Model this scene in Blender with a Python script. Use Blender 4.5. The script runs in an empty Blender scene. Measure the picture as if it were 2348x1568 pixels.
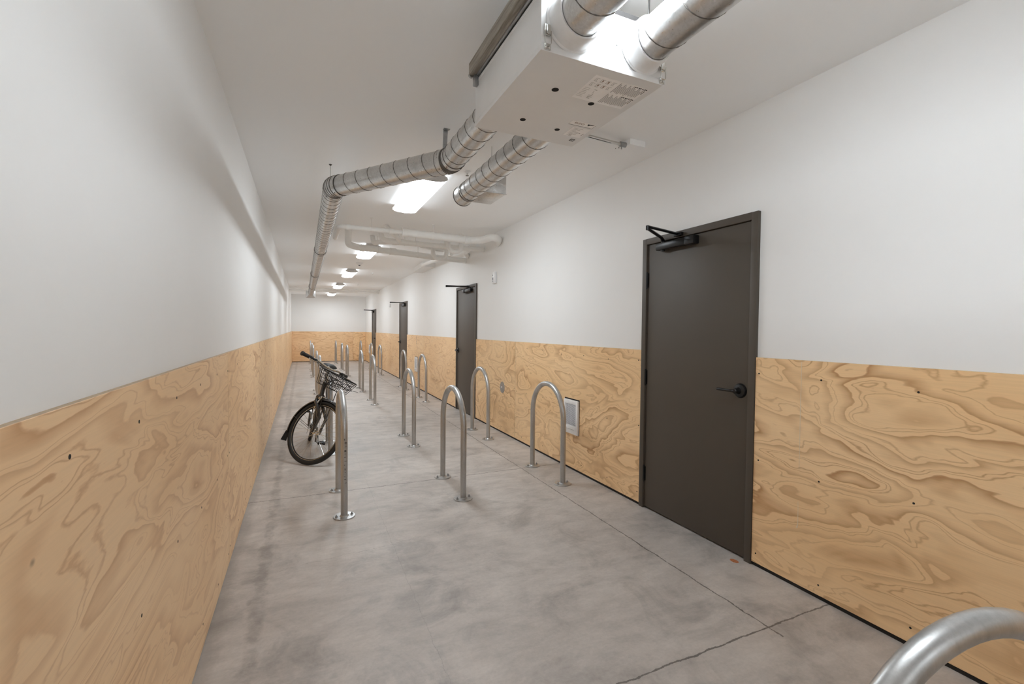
import bpy, bmesh, math, random
from mathutils import Vector, Matrix
random.seed(7)
PI = math.pi
sc = bpy.context.scene
C = sc.collection

# ------------------------------------------------------------------ camera, world, exposure
EYE = Vector((0, 0, 1.45))
yaw, pit, rol, FPX = 0.42754, -0.02633, 0.010162, 1054.461
fw = Vector((math.sin(yaw)*math.cos(pit), math.cos(yaw)*math.cos(pit), math.sin(pit)))
rt = Vector((math.cos(yaw), -math.sin(yaw), 0)); up = rt.cross(fw)
r2 = rt*math.cos(rol) + up*math.sin(rol); u2 = -rt*math.sin(rol) + up*math.cos(rol)
cd = bpy.data.cameras.new('camera'); cam = bpy.data.objects.new('camera', cd); C.objects.link(cam)
cam.matrix_world = Matrix(((r2.x, u2.x, -fw.x, EYE.x), (r2.y, u2.y, -fw.y, EYE.y), (r2.z, u2.z, -fw.z, EYE.z), (0, 0, 0, 1)))
cd.sensor_width = 36.0; cd.lens = FPX/2348*36.0; cd.clip_start = 0.02; cd.clip_end = 100
sc.camera = cam
w = bpy.data.worlds.new('world'); sc.world = w; w.use_nodes = True
w.node_tree.nodes['Background'].inputs[0].default_value = (1, 1, 1, 1)
w.node_tree.nodes['Background'].inputs[1].default_value = 0.05
sc.view_settings.view_transform = 'Standard'; sc.view_settings.look = 'None'
sc.cycles.max_bounces = 32; sc.cycles.diffuse_bounces = 24; sc.cycles.glossy_bounces = 6
sc.view_settings.exposure = 1.77; sc.view_settings.gamma = 1.0
try: sc.view_settings.use_curve_mapping = False
except Exception: pass
LAMP = 9.5            # emission of the ceiling lamps' lenses (underside)
LAMP_SIDE = 1.3      # their frosted upper rims, dimmer than the underside

XL, XR, YF, YB, ZC = -0.4144, 2.5573, 21.4, -4.0, 2.8605
HP, HF = 1.296, 2.1977
WL, WR, WF = XL-0.012, XR+0.012, YF+0.012      # plaster faces
PL, PR, PF = XL+0.004, XR-0.005, YF-0.006      # plywood faces

# ------------------------------------------------------------------ materials
def nodes(m):
    m.use_nodes = True; nt = m.node_tree
    return nt, nt.nodes['Principled BSDF']
def N(nt, t, **kw):
    n = nt.nodes.new(t)
    for k, v in kw.items(): setattr(n, k, v)
    return n
def math_(nt, op, a, b=None, c=None):
    n = N(nt, 'ShaderNodeMath', operation=op)
    for i, v in enumerate((a, b, c)):
        if v is None: continue
        if isinstance(v, (int, float)): n.inputs[i].default_value = v
        else: nt.links.new(v, n.inputs[i])
    return n.outputs[0]
def ramp(nt, fac, stops, interp='LINEAR'):
    n = N(nt, 'ShaderNodeValToRGB'); n.color_ramp.interpolation = interp
    el = n.color_ramp.elements
    while len(el) < len(stops): el.new(0.5)
    for e, (p, c) in zip(el, stops):
        e.position = p; e.color = (c, c, c, 1) if isinstance(c, (int, float)) else (*c, 1)
    nt.links.new(fac, n.inputs[0]); return n.outputs[0]
def noise(nt, vec, scale, detail=2, rough=.5, dist=0):
    n = N(nt, 'ShaderNodeTexNoise'); n.inputs['Scale'].default_value = scale
    n.inputs['Detail'].default_value = detail; n.inputs['Roughness'].default_value = rough
    n.inputs['Distortion'].default_value = dist
    if vec is not None: nt.links.new(vec, n.inputs['Vector'])
    return n.outputs[0]
def mapping(nt, vec, scale=(1, 1, 1), loc=(0, 0, 0)):
    n = N(nt, 'ShaderNodeMapping'); n.inputs['Scale'].default_value = scale; n.inputs['Location'].default_value = loc
    nt.links.new(vec, n.inputs['Vector']); return n.outputs[0]
def mix(nt, fac, a, b, mode='MIX'):
    n = N(nt, 'ShaderNodeMix', data_type='RGBA', blend_type=mode)
    for s, v in ((n.inputs[0], fac), (n.inputs[6], a), (n.inputs[7], b)):
        if isinstance(v, (int, float)): s.default_value = v
        elif isinstance(v, tuple): s.default_value = (*v, 1)
        else: nt.links.new(v, s)
    return n.outputs[2]
def bump(nt, b, h, strength=.2, dist=.01):
    n = N(nt, 'ShaderNodeBump'); n.inputs['Strength'].default_value = strength; n.inputs['Distance'].default_value = dist
    nt.links.new(h, n.inputs['Height']); nt.links.new(n.outputs[0], b.inputs['Normal'])
MT = {}
def simple(name, col, rough=.5, metal=0.0, var=.06, vscale=12, bmp=0.0, bscale=200, coat=0):
    m = bpy.data.materials.new(name); nt, b = nodes(m)
    g = N(nt, 'ShaderNodeNewGeometry').outputs['Position']
    nz = noise(nt, g, vscale, 4, .6)
    lo = tuple(max(0, c*(1-var)) for c in col); hi = tuple(min(1, c*(1+var)) for c in col)
    nt.links.new(ramp(nt, nz, [(.3, lo), (.7, hi)]), b.inputs['Base Color'])
    b.inputs['Roughness'].default_value = rough; b.inputs['Metallic'].default_value = metal
    if coat: b.inputs['Coat Weight'].default_value = coat
    if bmp: bump(nt, b, noise(nt, g, bscale, 2), bmp, .002)
    MT[name] = m; return m
simple('wall_paint', (.83, .835, .83), .55, var=.012, vscale=1.5, bmp=.06, bscale=90)
simple('ceiling_paint', (.945, .963, .975), .6, var=.012, vscale=1.2, bmp=.05, bscale=90)
simple('pipe_paint', (.86, .86, .845), .45, var=.02)
simple('door_paint', (.080, .066, .052), .52, var=.03, vscale=3, bmp=.04, bscale=350)
simple('black_metal', (.008, .008, .009), .34, .2)
simple('rubber', (.012, .012, .012), .65, var=.1)
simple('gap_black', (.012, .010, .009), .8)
simple('bike_paint', (.022, .017, .014), .25, .0, coat=.6)
simple('chrome', (.62, .61, .58), .18, 1.0)
simple('dark_steel', (.16, .155, .15), .4, .9)
simple('black_wire', (.015, .013, .012), .35, .3)
simple('white_plastic', (.82, .83, .84), .32)
simple('grey_plastic', (.10, .11, .14), .5)
simple('unit_paint', (.80, .81, .815), .45, .0, var=.03, vscale=4, bmp=.05, bscale=400)
simple('label_white', (.93, .93, .93), .4)
simple('label_grey', (.42, .42, .42), .5)
simple('label_brown', (.22, .13, .09), .5)
simple('ink', (.01, .01, .01), .5)
simple('steel_plate', (.42, .43, .44), .38, .9, var=.12, vscale=30)
simple('drip_white', (.75, .68, .56), .5)
simple('orange_mark', (.45, .16, .06), .8, vscale=90, var=.3)
simple('plywood_edge', (.52, .40, .27), .7, vscale=60, var=.15)

m = bpy.data.materials.new('galvanized_sheet'); nt, b = nodes(m); MT['galv'] = m
g = N(nt, 'ShaderNodeNewGeometry').outputs['Position']
vo = N(nt, 'ShaderNodeTexVoronoi'); vo.inputs['Scale'].default_value = 130; nt.links.new(g, vo.inputs['Vector'])
n1 = noise(nt, g, 7, 4, .6); n2 = noise(nt, g, 60, 3, .6)
c1 = ramp(nt, n1, [(.3, (.60, .60, .595)), (.7, (.80, .80, .795))])
c1 = mix(nt, .25, c1, ramp(nt, vo.outputs['Color'], [(.2, .45), (.8, .8)]), 'MULTIPLY')
nt.links.new(c1, b.inputs['Base Color']); b.inputs['Metallic'].default_value = .88
nt.links.new(ramp(nt, n2, [(.3, .26), (.7, .42)]), b.inputs['Roughness'])
bump(nt, b, n1, .12, .01)
simple('seam_dark', (.17, .16, .15), .45, .8)  # duct crimp beads, darkened so the colour carries their crevice shadow

m = bpy.data.materials.new('galvanized_pipe'); nt, b = nodes(m); MT['gpipe'] = m
g = N(nt, 'ShaderNodeNewGeometry').outputs['Position']
n1 = noise(nt, mapping(nt, g, (14, 14, 3)), 1, 5, .65); n2 = noise(nt, g, 120, 3, .7)
c1 = ramp(nt, n1, [(.3, (.40, .40, .395)), (.55, (.52, .52, .515)), (.75, (.62, .62, .61))])
c1 = mix(nt, .2, c1, ramp(nt, n2, [(.3, .5), (.7, 1.0)]), 'MULTIPLY')
nt.links.new(c1, b.inputs['Base Color']); b.inputs['Metallic'].default_value = .75
nt.links.new(ramp(nt, n1, [(.3, .42), (.7, .30)]), b.inputs['Roughness'])
bump(nt, b, n2, .08, .002)

m = bpy.data.materials.new('weathered_rail'); nt, b = nodes(m); MT['rail'] = m
g = N(nt, 'ShaderNodeNewGeometry').outputs['Position']
n1 = noise(nt, mapping(nt, g, (60, 4, 60)), 1, 5, .7)
nt.links.new(ramp(nt, n1, [(.3, (.15, .13, .10)), (.5, (.30, .275, .235)), (.72, (.50, .47, .42))]), b.inputs['Base Color'])
b.inputs['Roughness'].default_value = .55; b.inputs['Metallic'].default_value = .3; bump(nt, b, n1, .5, .004)

m = bpy.data.materials.new('lamp_lens'); nt, b = nodes(m); MT['lens'] = m
b.inputs['Base Color'].default_value = (.9, .9, .9, 1)
b.inputs['Emission Color'].default_value = (.875, .945, 1.0, 1); b.inputs['Emission Strength'].default_value = LAMP
m = bpy.data.materials.new('lamp_lens_rim'); nt, b = nodes(m); MT['lens_rim'] = m
b.inputs['Base Color'].default_value = (.9, .9, .9, 1)
b.inputs['Emission Color'].default_value = (.875, .945, 1.0, 1); b.inputs['Emission Strength'].default_value = LAMP_SIDE
simple('lamp_cap', (.62, .61, .60), .5)

def ply(name, n_rings, sx, sz, base, dark, streak, seed):
    m = bpy.data.materials.new(name); nt, b = nodes(m); MT[name] = m
    gp = N(nt, 'ShaderNodeNewGeometry').outputs['Position']
    s = N(nt, 'ShaderNodeSeparateXYZ'); nt.links.new(gp, s.inputs[0])
    rnd = N(nt, 'ShaderNodeObjectInfo').outputs['Random']
    u = math_(nt, 'ADD', s.outputs['X'], s.outputs['Y'])
    cv = N(nt, 'ShaderNodeCombineXYZ'); nt.links.new(u, cv.inputs[0]); nt.links.new(s.outputs['Z'], cv.inputs[1])
    nt.links.new(math_(nt, 'MULTIPLY_ADD', rnd, 37.0, seed), cv.inputs[2])
    v = cv.outputs[0]
    h = noise(nt, mapping(nt, v, (sx, sz, 1)), 1, 1.6, .45, .55)
    h = math_(nt, 'ADD', h, math_(nt, 'MULTIPLY', noise(nt, mapping(nt, v, (sx*2.6, sz*2.1, 1)), 1, 2, .5, 1.2), .22))
    jag = noise(nt, mapping(nt, v, (9, 34, 1)), 1, 3, .6)
    hh = math_(nt, 'ADD', math_(nt, 'MULTIPLY', h, n_rings), math_(nt, 'MULTIPLY', jag, .10))
    fr = math_(nt, 'FRACT', hh)
    band = ramp(nt, fr, [(0, .05), (.075, .05), (.095, .8), (.115, .1), (.16, .1), (.178, .85), (.198, .08), (.27, .08), (.40, .50), (.455, .68),
                         (.475, .12), (.56, .05), (.578, .65), (.60, .05), (.70, .1), (.86, .6), (.93, 1.0), (.948, .75), (.965, .06), (1.0, .05)])
    # the grain's contrast comes and goes across the sheet
    am = ramp(nt, noise(nt, mapping(nt, v, (.9, 2.2, 1)), 1.3, 2), [(.3, .35), (.65, 1.0)])
    f = math_(nt, 'MULTIPLY', band, am)
    st = noise(nt, mapping(nt, v, (3.5, 150, 1)), 1, 3, .65)
    big = noise(nt, mapping(nt, v, (.8, 2.0, 1)), 1, 2)
    col = mix(nt, ramp(nt, big, [(.3, 0.0), (.7, 1.0)]), base, tuple(c*k for c, k in zip(base, (.92, .86, .78))))
    col = mix(nt, f, col, dark)
    col = mix(nt, streak, col, ramp(nt, st, [(.3, .62), (.6, 1.0)]), 'MULTIPLY')
    # small dark knots
    vo = N(nt, 'ShaderNodeTexVoronoi'); vo.inputs['Scale'].default_value = 1.0
    nt.links.new(mapping(nt, v, (1.7, 2.3, 1)), vo.inputs['Vector'])
    kn = ramp(nt, vo.outputs['Distance'], [(.012, 1.0), (.022, 0.0)])
    col = mix(nt, math_(nt, 'MULTIPLY', kn, .75), col, (.16, .08, .035))
    nt.links.new(col, b.inputs['Base Color']); b.inputs['Roughness'].default_value = .48
    bump(nt, b, math_(nt, 'ADD', f, math_(nt, 'MULTIPLY', st, .5)), .08, .002)
ply('plywood_bold', 5.2, .8, 2.1, (.95, .69, .405), (.50, .27, .12), .17, 3.1)
ply('plywood_soft', 5.0, .62, 2.6, (.93, .675, .415), (.61, .355, .18), .15, 11.7)

# concrete floor with its saw-cut joints, stains and hairlines
m = bpy.data.materials.new('concrete'); nt, b = nodes(m); MT['concrete'] = m
gp = N(nt, 'ShaderNodeNewGeometry').outputs['Position']
s = N(nt, 'ShaderNodeSeparateXYZ'); nt.links.new(gp, s.inputs[0]); X, Y = s.outputs['X'], s.outputs['Y']
a1 = noise(nt, gp, .9, 5, .6, .4); a2 = noise(nt, mapping(nt, gp, (3.5, 9, 1)), 1, 5, .7); a3 = noise(nt, gp, 55, 4, .7)
a4 = noise(nt, gp, 2.6, 6, .68, .8)
col = ramp(nt, a1, [(.3, (.445, .405, .372)), (.5, (.53, .487, .452)), (.72, (.60, .563, .53))])
col = mix(nt, .7, col, ramp(nt, a2, [(.25, .66), (.6, 1.0), (.8, 1.08)]), 'MULTIPLY')
col = mix(nt, .75, col, ramp(nt, a4, [(.32, .60), (.5, .97), (.7, 1.12)]), 'MULTIPLY')
col = mix(nt, .35, col, ramp(nt, a3, [(.25, .7), (.6, 1.02)]), 'MULTIPLY')
wob = math_(nt, 'MULTIPLY', math_(nt, 'SUBTRACT', noise(nt, gp, 9, 5, .7), .5), .035)
wid = math_(nt, 'MULTIPLY_ADD', noise(nt, gp, 22, 4, .8), .015, -.0032)
def line(coord, val, lo=None, width=None, w_=wob):
    d = math_(nt, 'ABSOLUTE', math_(nt, 'ADD', math_(nt, 'SUBTRACT', coord, val), w_))
    return math_(nt, 'LESS_THAN', d, width if width is not None else wid)
J = None
for yy in (1.497, 4.311, 7.264, 10.2, 13.1, 16.0, 18.9, -1.4):
    l = line(Y, yy); J = l if J is None else math_(nt, 'MAXIMUM', J, l)
lx = math_(nt, 'MULTIPLY', line(X, 2.085), math_(nt, 'GREATER_THAN', Y, 1.42)); J = math_(nt, 'MAXIMUM', J, lx)
hair = math_(nt, 'MULTIPLY', line(X, .55, width=.0012, w_=math_(nt, 'MULTIPLY', wob, 1.2)), .35)
hair2 = math_(nt, 'MULTIPLY', line(math_(nt, 'MULTIPLY_ADD', X, -.12, Y), 3.05, width=.0014, w_=math_(nt, 'MULTIPLY', wob, 2.5)), .35)
# scuffed dark streak running along the left wall
sw = math_(nt, 'MULTIPLY', noise(nt, mapping(nt, gp, (3, 5, 1)), 1, 4, .7), .085)
dd = math_(nt, 'ABSOLUTE', math_(nt, 'ADD', math_(nt, 'SUBTRACT', X, -.215), math_(nt, 'MULTIPLY', wob, 2.2)))
stn = ramp(nt, math_(nt, 'SUBTRACT', sw, dd), [(0.0, 0.0), (.022, 1.0)])
stn = math_(nt, 'MULTIPLY', math_(nt, 'MULTIPLY', stn, ramp(nt, noise(nt, gp, 12, 4, .7), [(.35, .1), (.6, .8)])), .55)
dd2 = math_(nt, 'SUBTRACT', math_(nt, 'MULTIPLY', noise(nt, mapping(nt, gp, (4, 2.2, 1)), 1, 5, .75), .17), math_(nt, 'ADD', X, .414))
dirt = math_(nt, 'MULTIPLY', ramp(nt, dd2, [(0.0, 0.0), (.05, 1.0)]), .5)
col = mix(nt, dirt, col, (.26, .235, .21))
col = mix(nt, math_(nt, 'MAXIMUM', stn, math_(nt, 'MAXIMUM', hair, hair2)), col, (.17, .15, .135))
col = mix(nt, math_(nt, 'MULTIPLY', J, .82), col, (.10, .088, .078))
nt.links.new(col, b.inputs['Base Color'])
nt.links.new(ramp(nt, a4, [(.3, .42), (.7, .62)]), b.inputs['Roughness'])
hgt = math_(nt, 'SUBTRACT', math_(nt, 'MULTIPLY', a3, .12), J)
bump(nt, b, hgt, .5, .004)

# ------------------------------------------------------------------ mesh builder
class MB:
    def __init__(s): s.bm = bmesh.new()
    def _mat(s, fs, mi):
        for f in fs: f.material_index = mi
    def box(s, lo, hi, bev=0, mi=0, rot=None, piv=None):
        lo, hi = Vector(lo), Vector(hi); c = (lo+hi)/2
        r = bmesh.ops.create_cube(s.bm, size=1); vs = r['verts']
        bmesh.ops.scale(s.bm, vec=hi-lo, verts=vs); 
        fs = list({f for v in vs for f in v.link_faces}); s._mat(fs, mi)
        if bev:
            es = list({e for v in vs for e in v.link_edges})
            r2_ = bmesh.ops.bevel(s.bm, geom=es, offset=bev, segments=2, affect='EDGES', profile=.5)
            vs = list({v for f in r2_['faces'] for v in f.verts} | {v for v in vs if v.is_valid})
            for f in r2_['faces']: f.material_index = mi
        if rot is not None: bmesh.ops.rotate(s.bm, cent=(0, 0, 0), matrix=rot, verts=vs)
        bmesh.ops.translate(s.bm, vec=c, verts=vs); return vs
    def tube(s, pts, r, n=12, cap=True, mi=0, closed=False):
        pts = [Vector(p) for p in pts]; rad = r if isinstance(r, (list, tuple)) else [r]*len(pts)
        rings = []; k = len(pts); up_ = None
        for i, p in enumerate(pts):
            if closed: t = (pts[(i+1) % k]-pts[i-1]).normalized()
            else: t = (pts[min(i+1, k-1)]-pts[max(i-1, 0)]).normalized()
            if up_ is None:
                up_ = Vector((0, 0, 1)) if abs(t.z) < .9 else Vector((1, 0, 0))
            up_ = (up_-t*up_.dot(t))
            if up_.length < 1e-6: up_ = Vector((1, 0, 0))-t*t.x
            up_.normalize(); q = t.cross(up_)
            rings.append([s.bm.verts.new(p+(up_*math.cos(2*PI*j/n)+q*math.sin(2*PI*j/n))*rad[i]) for j in range(n)])
        R = range(k) if closed else range(k-1)
        for i in R:
            A, B = rings[i], rings[(i+1) % k]
            for j in range(n):
                f = s.bm.faces.new((A[j], A[(j+1) % n], B[(j+1) % n], B[j])); f.material_index = mi
        if cap and not closed:
            for rr in (rings[0][::-1], rings[-1]):
                f = s.bm.faces.new(rr); f.material_index = mi
        return rings
    def cyl(s, a, b, r, n=16, r2=None, mi=0): return s.tube([a, b], [r, r if r2 is None else r2], n, True, mi)
    def lathe(s, base, axis, prof, n=24, mi=0, cap=True):
        axis = Vector(axis).normalized(); u = axis.orthogonal().normalized(); v = axis.cross(u); base = Vector(base); rings = []
        for (r, h) in prof:
            rings.append([s.bm.verts.new(base+axis*h+(u*math.cos(2*PI*j/n)+v*math.sin(2*PI*j/n))*max(r, 1e-5)) for j in range(n)])
        for i in range(len(rings)-1):
            for j in range(n):
                f = s.bm.faces.new((rings[i][j], rings[i][(j+1) % n], rings[i+1][(j+1) % n], rings[i+1][j])); f.material_index = mi
        if cap:
            s.bm.faces.new(rings[0][::-1]).material_index = mi; s.bm.faces.new(rings[-1]).material_index = mi
    def torus(s, c, axis, R, r, n=32, m=8, mi=0, a0=0, a1=2*PI, u=None):
        axis = Vector(axis).normalized(); u = Vector(u).normalized() if u is not None else axis.orthogonal().normalized(); v = axis.cross(u); c = Vector(c)
        full = abs(a1-a0-2*PI) < 1e-6
        k = n if full else n+1
        pts = [c+(u*math.cos(a0+(a1-a0)*i/n)+v*math.sin(a0+(a1-a0)*i/n))*R for i in range(k)]
        s.tube(pts, r, m, True, mi, closed=full)
    def prism(s, poly, d, mi=0):
        """poly: 3-D points in order, extruded by vector d"""
        A = [s.bm.verts.new(Vector(p)) for p in poly]; B = [s.bm.verts.new(Vector(p)+Vector(d)) for p in poly]; n = len(A)
        s.bm.faces.new(A[::-1]).material_index = mi; s.bm.faces.new(B).material_index = mi
        for j in range(n): s.bm.faces.new((A[j], A[(j+1) % n], B[(j+1) % n], B[j])).material_index = mi
    def sphere(s, c, r, sc_=(1, 1, 1), mi=0, n=16):
        q = bmesh.ops.create_uvsphere(s.bm, u_segments=n, v_segments=n//2, radius=r)
        bmesh.ops.scale(s.bm, vec=sc_, verts=q['verts']); bmesh.ops.translate(s.bm, vec=c, verts=q['verts'])
        s._mat({f for v in q['verts'] for f in v.link_faces}, mi)
    def xf(s, M): s.bm.transform(M)
    def build(s, name, mats, parent=None, smooth=35):
        bmesh.ops.recalc_face_normals(s.bm, faces=s.bm.faces)
        me = bpy.data.meshes.new(name)
        for f in s.bm.faces: f.smooth = smooth is not None
        if smooth is not None:
            lim = math.radians(smooth)
            for e in s.bm.edges:
                if len(e.link_faces) != 2 or e.calc_face_angle(0) > lim: e.smooth = False
        s.bm.to_mesh(me); s.bm.free()
        for mm in (mats if isinstance(mats, (list, tuple)) else [mats]): me.materials.append(MT[mm])
        o = bpy.data.objects.new(name, me); C.objects.link(o)
        if parent is not None: o.parent = parent
        return o
def tag(o, label=None, cat=None, group=None, kind=None):
    if label: o['label'] = label
    if cat: o['category'] = cat
    if group: o['group'] = group
    if kind: o['kind'] = kind
    return o
def thing(name, label, cat, loc=(0, 0, 0), group=None, rz=0):
    o = bpy.data.objects.new(name, None); C.objects.link(o); o.location = loc; o.rotation_euler = (0, 0, rz)
    o.empty_display_size = .1
    return tag(o, label, cat, group)
def at(o, loc):
    """keeps a child built in world coordinates in place under a parent at loc"""
    me = o.data; me.transform(Matrix.Translation(-Vector(loc))); return o
def fillet(pts, r, n=8):
    pts = [Vector(p) for p in pts]; out = [pts[0]]; arcs = []
    for i in range(1, len(pts)-1):
        a, b_, c = pts[i-1], pts[i], pts[i+1]; u = (a-b_).normalized(); v = (c-b_).normalized()
        ang = u.angle(v); rr = r[i-1] if isinstance(r, (list, tuple)) else r
        t = rr/math.tan(ang/2); p0 = b_+u*t; p1 = b_+v*t; bis = (u+v).normalized(); cen = b_+bis*(rr/math.sin(ang/2))
        e0 = (p0-cen).normalized(); e1 = (p1-cen).normalized(); tot = e0.angle(e1); seg = []
        for k in range(n+1):
            f = k/n; seg.append(cen+(e0*math.sin((1-f)*tot)+e1*math.sin(f*tot))/math.sin(tot)*rr)
        arcs.append(seg); out += seg
    out.append(pts[-1]); return out, arcs
def dup(root, loc, rz=None):
    r = root.copy(); C.objects.link(r); r.location = loc
    if rz is not None: r.rotation_euler = (0, 0, rz)
    for ch in list(root.children):
        c = ch.copy(); C.objects.link(c); c.parent = r
        for gch in ch.children:
            d = gch.copy(); C.objects.link(d); d.parent = c
    return r

# ------------------------------------------------------------------ room shell
def struct(name, mb, mat, smooth=None):
    o = mb.build(name, mat, None, smooth); o['kind'] = 'structure'; return o
mb = MB(); mb.box((WL-.2, YB-.2, -.2), (WR+.4, WF+.2, 0)); struct('floor', mb, 'concrete')
mb = MB(); mb.box((WL-.2, YB-.2, ZC), (WR+.4, WF+.2, ZC+.2)); struct('ceiling', mb, 'ceiling_paint')
mb = MB(); mb.box((WL-.2, YB-.2, 0), (WL, WF+.2, ZC)); struct('wall_left', mb, 'wall_paint')
mb = MB(); mb.box((WL, WF, 0), (WR, WF+.2, ZC)); struct('wall_far', mb, 'wall_paint')
mb = MB(); mb.box((WL, YB-.2, 0), (WR, YB, ZC)); struct('wall_near', mb, 'wall_paint')
DOORS = [(1.9615, 3.0121, 'far'), (7.008, 8.061, 'near'), (12.42, 13.47, 'near'), (18.2, 19.25, 'far')]
mb = MB(); y = YB
for (a, b_, _) in DOORS:
    mb.box((WR, y, 0), (WR+.2, a, ZC)); mb.box((WR, a, HF), (WR+.2, b_, ZC)); y = b_
mb.box((WR, y, 0), (WR+.2, WF+.2, ZC)); struct('wall_right', mb, 'wall_paint')
# white boxed-out corner between ceiling and right wall
mb = MB(); mb.prism([(2.30, 9.62, 2.762), (WR, 9.62, 2.762), (WR, 10.2, 2.762), (WR, 10.75, 2.762), (2.34, 10.75, 2.762)], (0, 0, ZC-2.762))
struct('trim_1', mb, 'wall_paint')
# black strips painting in the shadow of the gap under the plywood
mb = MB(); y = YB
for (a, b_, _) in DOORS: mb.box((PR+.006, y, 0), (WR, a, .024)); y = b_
mb.box((PR+.006, y, 0), (WR, YF, .024)); struct('gap_shade_right', mb, 'gap_black')
mb = MB(); mb.box((PL, PF+.004, 0), (PR, WF, .024)); struct('gap_shade_far', mb, 'gap_black')

# ------------------------------------------------------------------ plywood wainscot sheets
GRP = 'plywood sheets along the corridor walls'
def sheet(wall, a, b_, label, mat, screws=False, z0=.022):
    mb = MB(); g_ = .0022
    if wall == 'L': mb.box((WL+.001, a+g_, .004), (PL, b_-g_, HP), .0015)
    if wall == 'R': mb.box((PR, a+g_, z0), (WR-.001, b_-g_, HP), .0015)
    if wall == 'F': mb.box((a+g_, PF, z0), (b_-g_, WF-.001, HP), .0015)
    for f in mb.bm.faces:
        c = f.calc_center_median(); nrm = f.normal
        f.normal_update()
        if (wall != 'F' and abs(f.normal.x) < .5) or (wall == 'F' and abs(f.normal.y) < .5): f.material_index = 1
    c0 = {'L': (PL, (a+b_)/2, 0), 'R': (PR, (a+b_)/2, 0), 'F': ((a+b_)/2, PF, 0)}[wall]
    o = mb.build('plywood_sheet', [mat, 'plywood_edge'], None, None); at(o, c0); o.location = c0
    tag(o, label, 'wall panel', GRP)
    if screws:
        ys = []; yy = a+.03
        while yy < b_-.02: ys.append(yy); yy += .42
        if b_-ys[-1] > .15: ys.append(b_-.03)
        for yy in ys:
            for zz in (1.2, .66, .09):
                m2 = MB(); q = Vector((c0[0], yy+random.uniform(-.012, .012), zz+random.uniform(-.02, .02)))
                nx = 1 if wall == 'L' else -1
                m2.lathe(q-Vector(c0)+Vector((-nx*.001, 0, 0)), (nx, 0, 0), [(.0052, 0), (.0052, .0016), (.002, .0012)], 10)
                m2.build('screw', 'gap_black', o)
    return o
sheet('R', -3.99, -.57, 'bare plywood sheet on the right wall behind the viewer', 'plywood_bold')
sheet('R', -.57, 1.9615, 'large knotty plywood sheet right of the nearest brown door, behind the cropped hoop', 'plywood_bold', True)
sheet('R', 3.0121, 5.49, 'plywood sheet between nearest door and seam, with white wall heater let in', 'plywood_bold', True)
sheet('R', 5.49, 7.008, 'plywood sheet with round metal disc beside the second brown door', 'plywood_bold', True)
sheet('R', 8.061, 10.55, 'plywood sheet just beyond the second brown door', 'plywood_soft')
sheet('R', 10.55, 12.42, 'plywood sheet with second wall heater before the third door', 'plywood_soft')
sheet('R', 13.47, 15.9, 'plywood sheet just beyond the third brown door', 'plywood_soft')
sheet('R', 15.9, 18.2, 'plywood sheet just before the farthest brown door', 'plywood_soft')
sheet('R', 19.25, PF, 'short plywood sheet between the farthest door and the end wall', 'plywood_bold')
ys = [-3.99, -1.82, .71, 3.239, 5.77, 8.3, 10.83, 13.36, 15.89, 18.42, PF]
ln = ['plywood sheet on the left wall at the near end behind the viewer', 'plywood sheet on the left wall beside the viewer',
      'large pale plywood sheet filling the lower left of the view', 'plywood sheet on left wall just beyond the first visible seam',
      'plywood sheet on left wall beside the parked bicycle', 'fifth visible plywood sheet along left wall, beyond the bicycle',
      'plywood sheet on left wall opposite the third door', 'plywood sheet on left wall just beyond the third door line',
      'plywood sheet on left wall, third from the end wall', 'plywood sheet on left wall, next to the last one', 'last plywood sheet on the left wall touching the end wall']
for i in range(10):
    sheet('L', ys[i], ys[i+1], ln[i] if i < 9 else ln[10], 'plywood_soft', i in (2, 3))
sheet('F', PL, 2.033, 'wide plywood sheet across the end wall', 'plywood_soft')
sheet('F', 2.033, PR, 'narrow orange-toned plywood piece in right corner of the end wall', 'plywood_bold')

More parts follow.
